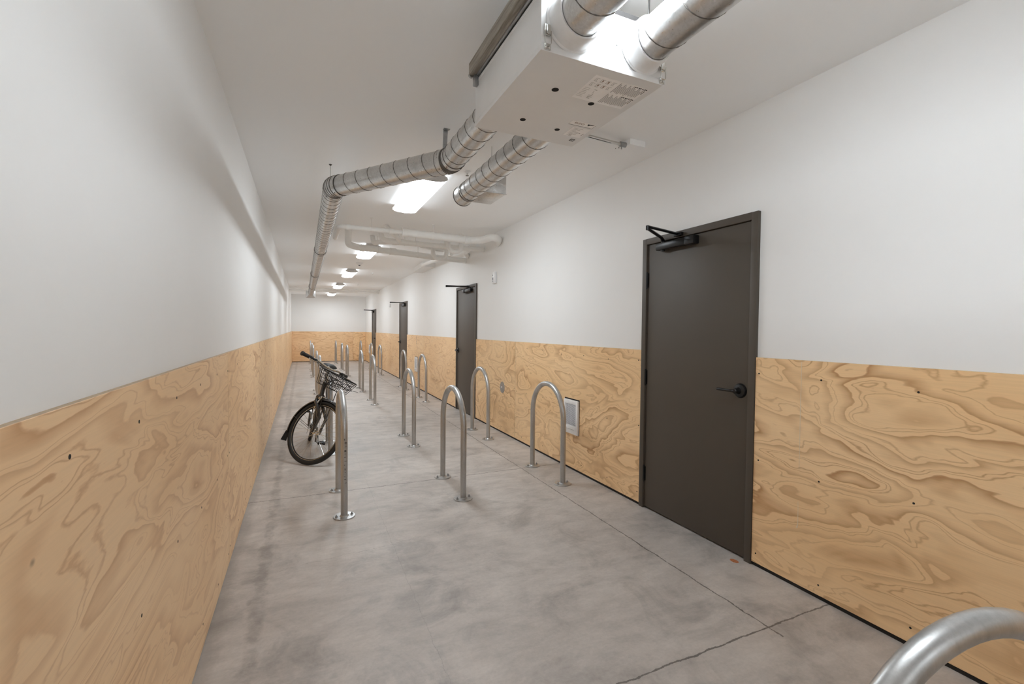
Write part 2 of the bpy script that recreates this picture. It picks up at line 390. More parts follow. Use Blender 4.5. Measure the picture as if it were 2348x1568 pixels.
# ------------------------------------------------------------------ doors
def make_door(i, a, b_, hinge):
    root = bpy.data.objects.new('door_%d' % i, None); C.objects.link(root); root['kind'] = 'structure'
    L0 = Vector((XR, (a+b_)/2, 0)); root.location = L0
    xf, xl = XR-.012, XR+.003; fwid = .047
    def P(mb, name, mat, parent=root, sm=35): return at(mb.build(name, mat, parent, sm), L0)
    mb = MB()
    mb.box((xf, a, 0), (WR+.16, a+fwid, HF), .002); mb.box((xf, b_-fwid, 0), (WR+.16, b_, HF), .002)
    mb.box((xf, a+fwid, HF-fwid), (WR+.16, b_-fwid, HF), .0005)
    mb.box((xl+.05, a+fwid, 0), (xl+.065, a+fwid+.016, HF-fwid)); mb.box((xl+.05, b_-fwid-.016, 0), (xl+.065, b_-fwid, HF-fwid))
    P(mb, 'door_frame', 'door_paint')
    mb = MB(); mb.box((xl, a+fwid+.004, .014), (xl+.045, b_-fwid-.004, HF-fwid-.004), .0015); leaf = P(mb, 'door_leaf', 'door_paint')
    mb = MB(); mb.box((xl+.03, a+fwid, .0), (xl+.12, b_-fwid, .006)); P(mb, 'threshold', 'gap_black')
    mb = MB(); mb.box((xl+.048, a+fwid, .0), (xl+.052, b_-fwid, HF-fwid)); P(mb, 'back_sheet', 'gap_black')  # black sheet behind the whole leaf, showing in its edge gaps
    hy = b_-fwid if hinge == 'far' else a+fwid; s = -1 if hinge == 'far' else 1   # s points from the hinge into the leaf
    ly = a+fwid if hinge == 'far' else b_-fwid
    for z in (.285, 1.075, 1.862):
        mb = MB(); mb.cyl((xl-.007, hy, z-.06), (xl-.007, hy, z+.06), .0085, 12)
        mb.box((xl-.003, hy-.017, z-.058), (xl-.0005, hy+.017, z+.058))
        for q in (-.062, .062): mb.sphere((xl-.007, hy, z+q), .0085, n=10)
        P(mb, 'hinge', 'black_metal')
    # lever handle
    hz = 1.075; yy = ly-s*.07+ (0 if True else 0)
    yy = ly + (.062 if hinge == 'far' else -.062)
    d = -s
    mb = MB(); mb.lathe((xl, yy, hz), (-1, 0, 0), [(.047, 0), (.047, .004), (.040, .016), (.022, .022), (.016, .04), (.016, .058), (.012, .062)], 28)
    ld = 1 if hinge == 'far' else -1
    mb.tube(fillet([(xl-.05, yy, hz), (xl-.066, yy+ld*.02, hz), (xl-.066, yy+ld*.125, hz)], .012, 4)[0], [.010]*2+[.0095]*4+[.0085]*5 if False else .0088, 12)
    P(mb, 'lever_handle', 'black_metal')
    # closer: body on the leaf, two arms standing out into the corridor
    ya, yb_ = hy+s*.14, hy+s*.53; zc = 2.105
    mb = MB(); mb.box((xl-.052, min(ya, yb_-s*.08), zc-.026), (xl-.008, max(ya, yb_-s*.08), zc+.026), .007)
    mb.box((xl-.058, min(yb_-s*.09, yb_), zc-.030), (xl-.0005, max(yb_-s*.09, yb_), zc+.030), .006)
    mb.box((xl-.010, min(ya+s*.05, yb_-s*.05), zc-.022), (xl-.0005, max(ya+s*.05, yb_-s*.05), zc+.022))
    py = hy+s*.20
    mb.cyl((xl-.03, py, zc-.036), (xl-.03, py, zc+.048), .014, 14)
    body = P(mb, 'closer_body', 'black_metal')
    el = Vector((XR-.37, hy+s*.42, zc+.062)); p0 = Vector((xl-.03, py, zc+.044)); sh = Vector((xf-.008, hy+s*.36, zc+.066))
    mb = MB(); mb.tube([p0, p0+(el-p0)*.12+Vector((0, 0, .014)), el], [.015, .012, .0115], 8)
    mb.cyl(el+Vector((0, 0, -.012)), el+Vector((0, 0, .018)), .011, 10)
    P(mb, 'closer_arm', 'black_metal')
    mb = MB(); mb.tube([el+Vector((0, 0, .012)), sh+Vector((-.02, 0, 0))], .0105, 8)
    mb.box((xf-.03, sh.y-.035, sh.z-.016), (xf, sh.y+.035, sh.z+.012), .005)
    P(mb, 'closer_rod', 'black_metal')
    return root
for i, d_ in enumerate(DOORS): make_door(i+1, *d_)

# ------------------------------------------------------------------ hoop bike racks
RS, RT = .315, .915            # half span and centre-line height of the top
def make_rack():
    root = thing('bike_rack', '', 'bike rack')
    pts = [Vector((0, -RS, .004)), Vector((0, -RS, .3))] + [Vector((0, -RS*math.cos(a), RT-RS+RS*math.sin(a))) for a in [PI*k/28 for k in range(29)]] + [Vector((0, RS, .3)), Vector((0, RS, .004))]
    mb = MB(); mb.tube(pts, .0255, 20)
    for s_ in (-1, 1): mb.torus((0, s_*RS, RT-RS-.005), (0, 0, 1), .0252, .0012, 20, 5)
    mb.build('hoop', 'gpipe', root)
    for s_ in (-1, 1):
        mb = MB(); mb.lathe((0, s_*RS, 0), (0, 0, 1), [(.080, 0), (.080, .007), (.0785, .0085), (.034, .0085), (.0275, .016)], 36)
        fl = mb.build('flange', 'gpipe', root)
        for t in (-1, 1):
            m2 = MB(); bx, by = t*.058*math.cos(.2), s_*RS+t*.058*math.sin(.2)
            m2.lathe((bx, by, .0085), (0, 0, 1), [(.0125, 0), (.0125, .002), (.0095, .0025), (.0095, .010), (.005, .0105), (.005, .017), (.003, .019)], 10)
            m2.build('bolt', 'steel_plate', fl)
    return root
rack0 = make_rack(); used = False
GR = 'galvanized hoop bike racks standing on the floor'
def place(x, y_, label, rz=0, name=None):
    global used
    r_ = rack0 if not used else dup(rack0, (x, y_, 0), rz)
    r_.location = (x, y_, 0); r_.rotation_euler = (0, 0, rz); used = True
    return tag(r_, label, None, GR)
rows = [4.035, 5.955, 9.32, 11.26, 15.0, 17.0, 20.3]
cols = [(.29, 'left'), (1.25, 'middle'), (2.235, 'right')]
rowname = ['nearest full row', 'second row', 'third row', 'fourth row', 'fifth row', 'sixth row', 'last row by the end wall']
sp = {(0, 0): 'hoop bike rack with stamped marks, in front of the bicycle', (0, 1): 'hoop bike rack in middle line, nearest full row, on the floor joint',
      (0, 2): 'hoop bike rack in right line in front of the nearest wall heater', (1, 0): 'hoop bike rack the bicycle leans against',
      (1, 2): 'hoop bike rack standing in front of the second door', (3, 2): 'hoop bike rack standing in front of the third door'}
for j, y_ in enumerate(rows):
    for i, (x, cn) in enumerate(cols):
        r_ = place(x, y_, sp.get((j, i), 'galvanized hoop bike rack in the %s line, %s' % (cn, rowname[j])))
place(1.14, .40, 'hoop bike rack set crosswise, cropped at the bottom right corner', PI/2-math.radians(10))

for k in range(13):
    zz = .60-k*.028+random.uniform(-.004, .004); hh = random.choice((.004, .006, .014)); aa = random.uniform(-.25, .05)
    for q in range(random.choice((1, 2))):
        an = math.radians(-78)+aa+q*.28; mb = MB()
        c = Vector((.0256*math.cos(an), -RS+.0256*math.sin(an), zz))
        mb.box(c+Vector((-.0035, -.0008, -hh/2)), c+Vector((.0035, .0008, hh/2))); mb.build('stamped_mark', 'dark_steel', rack0)

# ------------------------------------------------------------------ ceiling lamps
def make_lamp():
    root = thing('ceiling_light', '', 'ceiling light'); Lh, Wd = .62, .130     # origin on the ceiling
    mb = MB(); mb.box((-.10, -Lh, -.042), (.10, Lh, 0), .003); mb.build('housing', 'lamp_cap', root)
    prof = [(-Wd, -.040), (-Wd-.004, -.058), (-Wd+.012, -.070), (-.07, -.080), (0, -.084), (.07, -.080), (Wd-.012, -.070), (Wd+.004, -.058), (Wd, -.040)]
    mb = MB(); mb.prism([(x, -Lh, z) for x, z in prof], (0, 2*Lh, 0)); 
    for f in mb.bm.faces:
        f.normal_update(); c = f.calc_center_median()
        if c.z > -.042 or (abs(c.x) > Wd-.001 and c.z > -.055): f.material_index = 1
    mb.build('lens', ['lens', 'lens_rim'], root, 50)
    for s_ in (-1, 1):
        mb = MB(); y0 = s_*Lh
        pr = [(-Wd-.004, -.036), (-Wd-.008, -.058), (-Wd+.012, -.073), (-.07, -.083), (0, -.087), (.07, -.083), (Wd-.012, -.073), (Wd+.008, -.058), (Wd+.004, -.036), (.075, -.008), (-.075, -.008)]
        mb.prism([(x, y0, z) for x, z in pr], (0, s_*.012, 0)); mb.build('end_cap', 'lamp_cap', root)
    return root
lamp0 = make_lamp()
GL = 'lit wraparound lamps on the ceiling'
for k, (y_, lab) in enumerate([(4.71, 'nearest fully visible lit ceiling light, under the angled duct'), (.97, 'ceiling light above the ventilation unit, half hidden by ducts'),
        (8.61, 'second ceiling light, seen behind the white drain pipes'), (12.2, 'third ceiling light down the corridor'),
        (15.95, 'fourth ceiling light, just before the far cross pipes'), (19.75, 'farthest ceiling light, partly behind the cross pipes'), (-2.8, 'ceiling light behind the viewer')]):
    o = lamp0 if k == 0 else dup(lamp0, (0, 0, 0)); o.location = (1.065, y_, ZC); tag(o, lab, None, GL)

# ------------------------------------------------------------------ ventilation unit
UX1, UX2, UY1, UY2, UZ, UT = .7434, 1.2783, 1.418, 2.0772, 2.4088, 2.615
U0 = Vector(((UX1+UX2)/2, (UY1+UY2)/2, ZC)); DZ = 2.524; DXA, DXB = .862, 1.178; DR = .0755
unit = thing('ventilation_unit', 'grey sheet metal ventilation unit hung under the ceiling with four round ports', 'ventilation unit', U0)
def UP(mb, name, mat, parent=unit, sm=35): return at(mb.build(name, mat, parent, sm), U0)
mb = MB(); mb.box((UX1, UY1, UZ), (UX2, UY2, UT), .0015)
mb.box((UX1-.0015, UY1-.004, UZ-.0015), (UX2+.0015, UY2+.004, UZ+.020), .001)
mb.box((UX1-.001, UY1-.003, UT-.014), (UX2+.001, UY2+.003, UT), .001)
UP(mb, 'housing', 'unit_paint')
mb = MB(); mb.box((UX1+.02, UY1+.01, UT), (UX2-.02, UY2-.01, UT+.03)); UP(mb, 'void_shade', 'gap_black')  # black block standing in for the shaded void above the housing
for s_, xx in ((1, UX1-.040), (-1, UX2-.005)):
    mb = MB(); mb.box((xx, UY1-.2, UT+.012), (xx+.045, UY2-.02, UT+.066), .003)
    rail = UP(mb, 'mounting_rail', 'rail')
    mb = MB(); mb.box((xx+.028, UY1-.15, UT+.006), (xx+.046, UY2-.02, UT+.013), .001)
    mb.box((xx+.02, UY2-.045, UT-.035), (xx+.041 if s_ > 0 else xx+.024, UY2-.02, UT+.012), .002)
    mb.cyl((xx+.012, UY2-.012, UT+.016), (xx+.012, UY2-.026, UT+.016), .012, 12)
    mb.cyl((xx+.012, UY2-.006, UT+.016), (xx+.012, UY2-.02, UT+.016), .006, 10)
    UP(mb, 'hanger_bracket', 'steel_plate')
    for yy in (UY1-.12, UY1+.12):
        mb = MB(); xr = xx+.036; mb.cyl((xr, yy, UT+.05), (xr, yy, ZC+.0), .004, 8); mb.lathe((xr, yy, ZC), (0, 0, -1), [(.018, 0), (.018, .003), (.008, .008)], 14)
        UP(mb, 'threaded_rod', 'dark_steel')
for (x, y_, r_) in ((.917, 1.622, .0145), (1.11, 1.656, .0135), (.914, 1.912, .0135), (1.107, 1.935, .0125)):
    mb = MB(); mb.lathe((x, y_, UZ-.0008), (0, 0, -1), [(r_, 0), (r_, .0016), (r_*.8, .0012)], 24); UP(mb, 'hole_disc', 'gap_black')  # black discs painting in the darkness of the access holes
# round spigots, two per face
for x in (DXA, DXB):
    mb = MB(); mb.lathe((x, UY1-.003, DZ), (0, -1, 0), [(.099, 0), (.092, .004), (.0895, .012), (.088, .058), (.0835, .066), (.077, .066)], 40, cap=False)
    UP(mb, 'duct_collar', 'white_plastic')
    mb = MB(); mb.lathe((x, UY2+.003, DZ), (0, 1, 0), [(.095, 0), (.090, .004), (.088, .035), (.0835, .040), (.077, .040)], 40, cap=False)
    UP(mb, 'duct_collar', 'white_plastic')
# toggle latches on the near face corners
for x, sg in ((UX1+.022, 1), (UX2-.006, -1)):
    mb = MB(); y0 = UY1-.004
    mb.box((x-.014, y0-.006, UZ+.048), (x+.012, y0, UZ+.088), .003)
    mb.box((x-.009, y0-.011, UZ+.052), (x+.009, y0-.005, UZ+.083), .003)
    mb.box((x-.013, y0-.003, UZ+.002), (x+.013, y0, UZ+.024), .002)
    for q in (-.006, .006): mb.sphere((x+q, y0-.003, UZ+.009), .0045, n=10)
    mb.tube([(x-.011, y0-.009, UZ+.064), (x-.012, y0-.009, UZ+.024), (x-.008, y0-.009, UZ+.017), (x+.008, y0-.009, UZ+.017), (x+.012, y0-.009, UZ+.024), (x+.011, y0-.009, UZ+.064)], .0016, 6)
    UP(mb, 'toggle_latch', 'chrome')
# stickers
mb = MB(); mb.box((1.003, 1.462, UZ-.0024), (1.252, 1.640, UZ-.0014), .0003); pl = UP(mb, 'instruction_label', 'label_white')
mb = MB(); zz = UZ-.0027
def ink(x0, y0, x1, y1, mi=0): mb.box((x0, y0, zz-.0002), (x1, y1, zz+.0004), mi=mi)
random.seed(3)
for q in range(2):                       # rows of small pictograms
    for k in range(4):
        x0 = 1.012+q*.026; y0 = 1.470+k*.0 
for k in range(4):
    for q in range(2):
        cx, cy = 1.016+k*.026, 1.478+q*.034
        ink(cx, cy, cx+.016, cy+.0012, 1); ink(cx, cy+.020, cx+.014, cy+.0212, 1); ink(cx, cy, cx+.001, cy+.020, 1)
        if k in (1, 2): ink(cx+.006, cy+.004, cx+.011, cy+.015, 2)
        else: ink(cx+.006, cy+.006, cx+.008, cy+.017, 1)
for k in range(7):
    ink(1.012, 1.552+k*.011, 1.034+random.uniform(0, .008), 1.5532+k*.011, 1)
    ink(1.046+random.uniform(0, .02), 1.552+k*.011, 1.062+random.uniform(0, .02), 1.5545+k*.011, 1)
for q in range(2):
    for k in range(16):
        xk = 1.124+k*.0074; y0 = 1.470+q*.086
        ink(xk, y0+.010*(k % 3), xk+.0036, y0+.074-.012*random.random(), 1)
    for k, xk in enumerate((1.190, 1.198, 1.208, 1.215, 1.225, 1.236, 1.243)): ink(xk, 1.466+q*.086, xk+.005, 1.472+q*.086, 0)
    ink(1.244, 1.478+q*.086, 1.2465, 1.505+q*.086, 0)
    ink(1.1855, 1.466+q*.086, 1.1865, 1.545+q*.086, 0)
at(mb.build('printing', ['ink', 'label_grey', 'label_brown'], pl, None), U0)
mb = MB(); mb.box((1.122, 1.816, UZ-.0024), (1.250, 1.857, UZ-.0014), .0003); pl = UP(mb, 'maker_plate', 'label_white')
mb = MB(); ink(1.122, 1.8555, 1.250, 1.857, 0); ink(1.2492, 1.820, 1.250, 1.857, 0)
mb.prism([(1.207, 1.822, zz), (1.243, 1.822, zz), (1.236, 1.8275, zz), (1.222, 1.8285, zz), (1.218, 1.838, zz), (1.214, 1.838, zz)], (0, 0, -.0004), 0)
at(mb.build('emblem', ['ink'], pl, None), U0)
def text(body, size, loc, rot, mat, parent, name):
    cu = bpy.data.curves.new(name, 'FONT'); cu.body = body; cu.size = size; cu.extrude = .0002
    o = bpy.data.objects.new(name, cu); C.objects.link(o)
    dg = bpy.context.evaluated_depsgraph_get(); me = bpy.data.meshes.new_from_object(o.evaluated_get(dg))
    bpy.data.objects.remove(o); me.materials.clear(); me.materials.append(MT[mat])
    o = bpy.data.objects.new(name, me); C.objects.link(o)
    me.transform(Matrix.Translation(Vector(loc)-U0) @ rot); o.parent = parent; return o
# the ceiling-facing plate is read from below: x to the right, y down the picture
RB = Matrix(((1, 0, 0, 0), (0, -1, 0, 0), (0, 0, -1, 0), (0, 0, 0, 1)))
text('ELDO', .020, (1.142, 1.839, zz), RB, 'label_brown', pl, 'lettering')
mb = MB(); mb.box((1.160, 1.872, UZ-.0022), (1.254, 1.972, UZ-.0014), .0003); pl = UP(mb, 'rating_label', 'label_white')
mb = MB()
for k in range(6): ink(1.170, 1.882+k*.012, 1.19+random.uniform(.0, .03), 1.8832+k*.012, 0)
for k in range(4): ink(1.170+random.uniform(0, .02), 1.95+k*.005, 1.2, 1.951+k*.005, 0)
ink(1.245, 1.92, 1.2465, 1.945, 1); ink(1.222, 1.925, 1.23, 1.927, 1)
at(mb.build('printing', ['label_grey', 'ink'], pl, None), U0)
mb = MB(); 
for (x0, y0, x1, y1) in ((1.223, 1.995, 1.246, 1.998), (1.223, 2.016, 1.246, 2.019), (1.223, 1.995, 1.226, 2.019), (1.243, 1.995, 1.246, 2.019), (1.231, 2.003, 1.234, 2.011)): ink(x0, y0, x1, y1, 0)
UP(mb, 'recycling_mark', 'ink', unit, None)
y0 = UY1-.0005
mb = MB(); mb.box((.978, y0-.001, 2.492), (1.066, y0, 2.518), .0003); pl = UP(mb, 'port_label', 'label_white')
mb = MB()
for (a, b_) in ((.998, 1.018), (1.03, 1.048)):
    for z in (2.510, 2.499): mb.box((a, y0-.0014, z), (b_, y0-.0008, z+.0012), mi=1)
mb.box((1.052, y0-.0016, 2.5042), (1.058, y0-.0008, 2.5058)); mb.prism([(1.058, y0-.0016, 2.502), (1.058, y0-.0016, 2.508), (1.0635, y0-.0016, 2.505)], (0, .0008, 0))
mb.box((.986, y0-.0016, 2.5045), (.992, y0-.0008, 2.5055), mi=1)
at(mb.build('printing', ['ink', 'label_grey'], pl, None), U0)

# ------------------------------------------------------------------ spiral ducts
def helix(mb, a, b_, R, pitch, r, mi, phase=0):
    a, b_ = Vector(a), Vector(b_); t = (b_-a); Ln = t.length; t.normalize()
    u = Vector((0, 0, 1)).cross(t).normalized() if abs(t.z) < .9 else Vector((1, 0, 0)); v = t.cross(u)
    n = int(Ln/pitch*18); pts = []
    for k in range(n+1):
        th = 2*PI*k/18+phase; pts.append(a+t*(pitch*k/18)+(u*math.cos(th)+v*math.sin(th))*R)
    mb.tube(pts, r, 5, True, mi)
def duct(name, label, pts, rads, pitch=.125, gores=True, cap=True, phase=0, sr=.0026, org=None):
    path, arcs = fillet(pts, rads, 12) if len(pts) > 2 else ([Vector(p) for p in pts], [])
    root = thing(name, label, 'duct', org if org is not None else pts[0]); O = root.location.copy()
    mb = MB(); mb.tube(path, DR, 40, cap)
    ends = [Vector(pts[0])]+[q for s_ in arcs for q in (s_[0], s_[-1])]+[Vector(pts[-1])]
    for k in range(0, len(ends), 2): 
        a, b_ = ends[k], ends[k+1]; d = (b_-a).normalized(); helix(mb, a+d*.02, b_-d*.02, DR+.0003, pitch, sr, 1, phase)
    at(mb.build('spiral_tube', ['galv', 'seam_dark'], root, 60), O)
    for s_ in arcs:
        mb = MB()
        for k in range(0, 13, 3):
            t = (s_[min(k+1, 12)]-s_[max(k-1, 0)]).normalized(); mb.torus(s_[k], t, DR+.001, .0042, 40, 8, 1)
        mb.tube(s_, DR+.0022, 40, False, 0)
        for e, o_ in ((0, 1), (12, -1)):
            t = (s_[1]-s_[0]).normalized() if e == 0 else (s_[11]-s_[12]).normalized()
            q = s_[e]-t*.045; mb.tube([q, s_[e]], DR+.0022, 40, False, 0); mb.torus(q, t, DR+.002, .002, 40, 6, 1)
            side = Vector((0, 0, -1)).cross(t).normalized()
            for w_ in (-.6, .7):
                c = s_[e]-t*.022+(Vector((0, 0, -1))*math.cos(w_)+side*math.sin(w_))*(DR+.003); mb.sphere(c, .004, n=8, mi=1)
        at(mb.build('elbow', ['galv', 'seam_dark'], root, 60), O)
    return root, O
dA, OA = duct('spiral_duct', 'long galvanized spiral duct with two elbows running down the left of the ceiling',
     [(DXA, UY2+.01, DZ), (DXA, 2.86, DZ), (.222, 3.78, DZ), (.236, 15.62, DZ)], [.10, .13], org=(DXA, UY2, DZ))
# square flared outlet at its end
fc = Vector((.238, 15.62, 2.505))
mb = MB(); n = 32; ra = []; rb = []
for k in range(n):
    a = 2*PI*k/n+PI/4; ra.append(mb.bm.verts.new((.236+DR*math.cos(a), 15.60, DZ+DR*math.sin(a))))
    c, s_ = math.cos(a), math.sin(a); q = max(abs(c), abs(s_)); rb.append(mb.bm.verts.new((fc.x+c/q*.135, 15.84, fc.z+s_/q*.108)))
for k in range(n): mb.bm.faces.new((ra[k], ra[(k+1) % n], rb[(k+1) % n], rb[k]))
for (x0, x1, z0, z1) in ((-.142, .142, -.115, -.100), (-.142, .142, .100, .115), (-.142, -.128, -.1, .1), (.128, .142, -.1, .1)):
    mb.box((fc.x+x0, 15.84, fc.z+z0), (fc.x+x1, 15.87, fc.z+z1))
at(mb.build('flared_outlet', 'galv', dA, 30), OA)
# strap hangers
for (x, y_, zt, lab) in ((.925, 3.18, DZ+.05, 1),):
    pass
mb = MB(); mb.prism([(.909, 3.2, ZC), (.941, 3.2, ZC), (.934, 3.2, 2.70), (.903, 3.2, 2.70)], (0, .0015, 0)); mb.box((.905, 3.17, ZC-.002), (.95, 3.2, ZC)); mb.cyl((.925, 3.185, ZC), (.925, 3.185, ZC-.006), .010, 10)
mb.tube([(.918, 3.2, 2.705), (.86, 3.06, 2.62), (.80, 2.985, DZ+.03)], .004, 6)
for zz_ in (2.735, 2.76): mb.cyl((.92, 3.195, zz_), (.92, 3.206, zz_), .005, 8)
at(mb.build('hanger_strap', 'steel_plate', dA), OA)
for yy in (4.3, 7.6, 10.9, 14.2):
    mb = MB(); mb.cyl((.222, yy, DZ+DR-.002), (.222, yy, ZC), .0015, 6); mb.lathe((.222, yy, ZC), (0, 0, -1), [(.014, 0), (.012, .004), (.004, .012)], 10)
    at(mb.build('hanger_wire', 'dark_steel', dA), OA)
for yy in (6.9, 9.95, 13.0):
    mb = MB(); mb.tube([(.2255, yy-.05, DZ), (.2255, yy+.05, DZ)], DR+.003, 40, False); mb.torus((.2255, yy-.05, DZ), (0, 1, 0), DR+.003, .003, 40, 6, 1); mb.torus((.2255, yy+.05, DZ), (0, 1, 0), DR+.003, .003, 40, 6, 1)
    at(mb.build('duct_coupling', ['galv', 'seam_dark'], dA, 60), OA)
dB, OB = duct('spiral_duct', 'short galvanized spiral duct ending in a capped stub with side outlet box',
     [(DXB, UY2+.01, DZ), (DXB, 3.56, DZ)], [], org=(DXB, UY2, DZ), phase=2)
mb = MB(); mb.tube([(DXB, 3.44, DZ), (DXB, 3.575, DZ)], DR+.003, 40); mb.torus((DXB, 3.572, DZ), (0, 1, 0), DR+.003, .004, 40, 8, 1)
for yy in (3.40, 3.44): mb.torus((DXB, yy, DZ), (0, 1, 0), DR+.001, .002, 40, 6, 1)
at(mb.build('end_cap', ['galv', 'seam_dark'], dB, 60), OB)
mb = MB(); mb.box((DXB+.012, 3.18, 2.462), (1.388, 3.49, 2.602), .002)
mb.box((DXB+.015, 3.176, 2.459), (1.391, 3.182, 2.464)); mb.tube([(DXB+.06, 3.335, 2.53), (1.22, 3.335, 2.53)], .068, 24)
at(mb.build('outlet_box', 'galv', dB), OB)
mb = MB(); mb.cyl((1.33, 3.33, 2.60), (1.33, 3.33, ZC), .0015, 6); at(mb.build('hanger_wire', 'dark_steel', dB), OB)
for x, lab, ph in ((DXA, 'galvanized duct from the near left port, cropped by the top edge', 0), (DXB, 'galvanized duct from the near right port, cropped by the top edge', 1.3)):
    o, O = duct('supply_duct', lab, [(x, UY1-.03, DZ), (x, YB, DZ)], [], pitch=.17, org=(x, UY1, DZ), phase=ph, sr=.0022)
    for yy in (0.3, -2.5):
        mb = MB(); mb.cyl((x, yy, DZ+DR), (x, yy, ZC), .003, 6); at(mb.build('hanger_wire', 'dark_steel', o), O)

# ------------------------------------------------------------------ conduit and junction box beside the unit
J0 = Vector((2.25, 2.80, ZC))
jb = thing('junction_box', 'white painted junction box with metal conduit on the ceiling right of the unit', 'junction box', J0)
mb = MB(); mb.prism([(2.185, 2.745, ZC-.042), (2.325, 2.745, ZC-.042), (2.325, 2.87, ZC-.042), (2.185, 2.87, ZC-.042)], (0, 0, .0415)); at(mb.build('box_body', 'ceiling_paint', jb), J0)
mb = MB(); pth, _ = fillet([(1.24, 2.35, 2.60), (1.45, 2.66, 2.80), (1.83, 2.77, 2.822), (2.04, 2.785, 2.822), (2.15, 2.80, 2.83), (2.19, 2.80, 2.83)], .05, 5)
mb.tube(fillet([(1.262, UY2+.045, 2.60), (1.30, UY2+.12, 2.66), (1.50, 2.60, 2.79), (1.83, 2.77, 2.822), (2.04, 2.785, 2.822), (2.15, 2.80, 2.83), (2.186, 2.80, 2.83)], .03, 4)[0], .0125, 12)
at(mb.build('conduit', 'chrome', jb), J0)
mb = MB(); mb.cyl((2.135, 2.80, 2.83), (2.186, 2.80, 2.83), .019, 14); mb.cyl((2.15, 2.80, 2.815), (2.15, 2.80, 2.795), .005, 8); at(mb.build('conduit_connector', 'steel_plate', jb), J0)
mb = MB()
for k in range(8):
    a = PI*(.12+.76*k/7); mb.sphere((2.27-.075*math.cos(a), 2.965-.075*math.sin(a), ZC-.0045), .004 if k in (1, 5, 6, 7) else .0028, n=8)
at(mb.build('screw_marks', 'gap_black', jb), J0)

# ------------------------------------------------------------------ painted drain pipes across the ceiling
GP = 'white painted drain pipes under the ceiling'
def pipe(label, runs, joints=(), hang=(), name='drain_pipe'):
    o0 = Vector(runs[0][0][0]); root = thing(name, label, 'pipe', o0, GP)
    for (pts, r, br) in runs:
        mb = MB(); pth = fillet(pts, br, 8)[0] if len(pts) > 2 else pts
        mb.tube(pth, r, 20)
        at(mb.build('pipe_run', 'pipe_paint', root, 50), o0)
    for (c, d, r, ln) in joints:
        mb = MB(); c = Vector(c); d = Vector(d).normalized(); mb.tube([c-d*ln/2, c+d*ln/2], r, 20); mb.torus(c+d*ln/2, d, r, .0015, 20, 5); mb.torus(c-d*ln/2, d, r, .0015, 20, 5)
        at(mb.build('coupling', 'pipe_paint', root, 50), o0)
    for (c, r) in hang:
        mb = MB(); c = Vector(c); mb.torus(c, (1, .05, 0), r+.003, .003, 20, 6); mb.cyl(c+Vector((0, 0, r)), (c.x, c.y, ZC), .004, 6); mb.lathe((c.x, c.y, ZC), (0, 0, -1), [(.02, 0), (.02, .003), (.007, .01)], 12)
        at(mb.build('pipe_hanger', 'pipe_paint', root, 50), o0)
    return root
Z1 = 2.735
pipe('front white drain pipe crossing the ceiling and bending into the right wall',
     [([(.415, 6.9, ZC), (.415, 6.9, 2.70), (.415, 6.13, 2.715), (1.22, 6.12, 2.715)], .030, [.045, .06]),
      ([(1.20, 6.12, 2.715), (2.16, 6.19, 2.705), (2.30, 6.10, 2.71), (2.40, 5.88, 2.73), (2.50, 5.98, 2.71), (WR, 6.16, 2.69)], .050, [.12, .10, .07, .06])],
     [((1.05, 6.12, 2.715), (1, 0, 0), .037, .05), ((1.22, 6.12, 2.715), (1, .05, 0), .056, .07), ((1.60, 6.15, 2.71), (1, .05, 0), .054, .04), ((2.10, 6.185, 2.706), (1, .05, 0), .057, .07), ((.52, 6.128, 2.715), (1, 0, 0), .035, .045)],
     [((1.62, 6.15, 2.71), .050), ((.8, 6.126, 2.715), .03)])
pipe('white drain pipe with short wye stub behind the front pipe',
     [([(1.01, 6.75, ZC), (1.01, 6.62, 2.69), (1.13, 6.66, 2.69), (1.62, 6.72, 2.69), (2.36, 6.74, 2.69), (WR, 6.72, 2.69)], .036, [.05, .05, .3, .3]),
      ([(1.25, 6.64, 2.70), (1.18, 6.44, 2.72), (1.10, 6.44, 2.77), (1.02, 6.44, ZC)], .034, [.05, .05])],
     [((1.28, 6.67, 2.69), (1, .1, 0), .042, .06), ((1.9, 6.73, 2.69), (1, 0, 0), .041, .05)], [((1.5, 6.705, 2.69), .036)])
pipe('middle white drain pipe starting at an elbow and curving back into the branch pipe',
     [([(.97, 7.30, ZC), (.97, 7.16, 2.735), (1.16, 7.00, 2.735), (1.60, 6.98, 2.735), (1.90, 7.30, 2.745), (2.1, 7.37, 2.75)], .036, [.04, .07, .16, .12]),
      ([(1.55, 6.98, 2.735), (2.30, 7.02, 2.74), (WR, 7.02, 2.74)], .034, .3)],
     [((1.25, 6.995, 2.735), (1, 0, 0), .042, .05), ((1.69, 7.07, 2.738), (1, 1, 0), .042, .06), ((2.0, 7.0, 2.738), (1, 0, 0), .042, .05)], [((1.4, 6.99, 2.735), .036)])
pipe('lowest white drain pipe at the back, starting at an elbow left of the second light',
     [([(.60, 7.02, ZC), (.60, 7.05, 2.66), (.74, 7.22, 2.655), (1.25, 7.32, 2.65), (1.90, 7.48, 2.64), (WR, 7.60, 2.635)], .046, [.05, .09, .3, .3])],
     [((.82, 7.24, 2.654), (1, .2, 0), .052, .05), ((1.28, 7.325, 2.65), (1, .2, 0), .053, .09), ((1.95, 7.49, 2.64), (1, .15, 0), .052, .06)], [((1.05, 7.28, 2.652), .046), ((1.7, 7.43, 2.643), .046)])
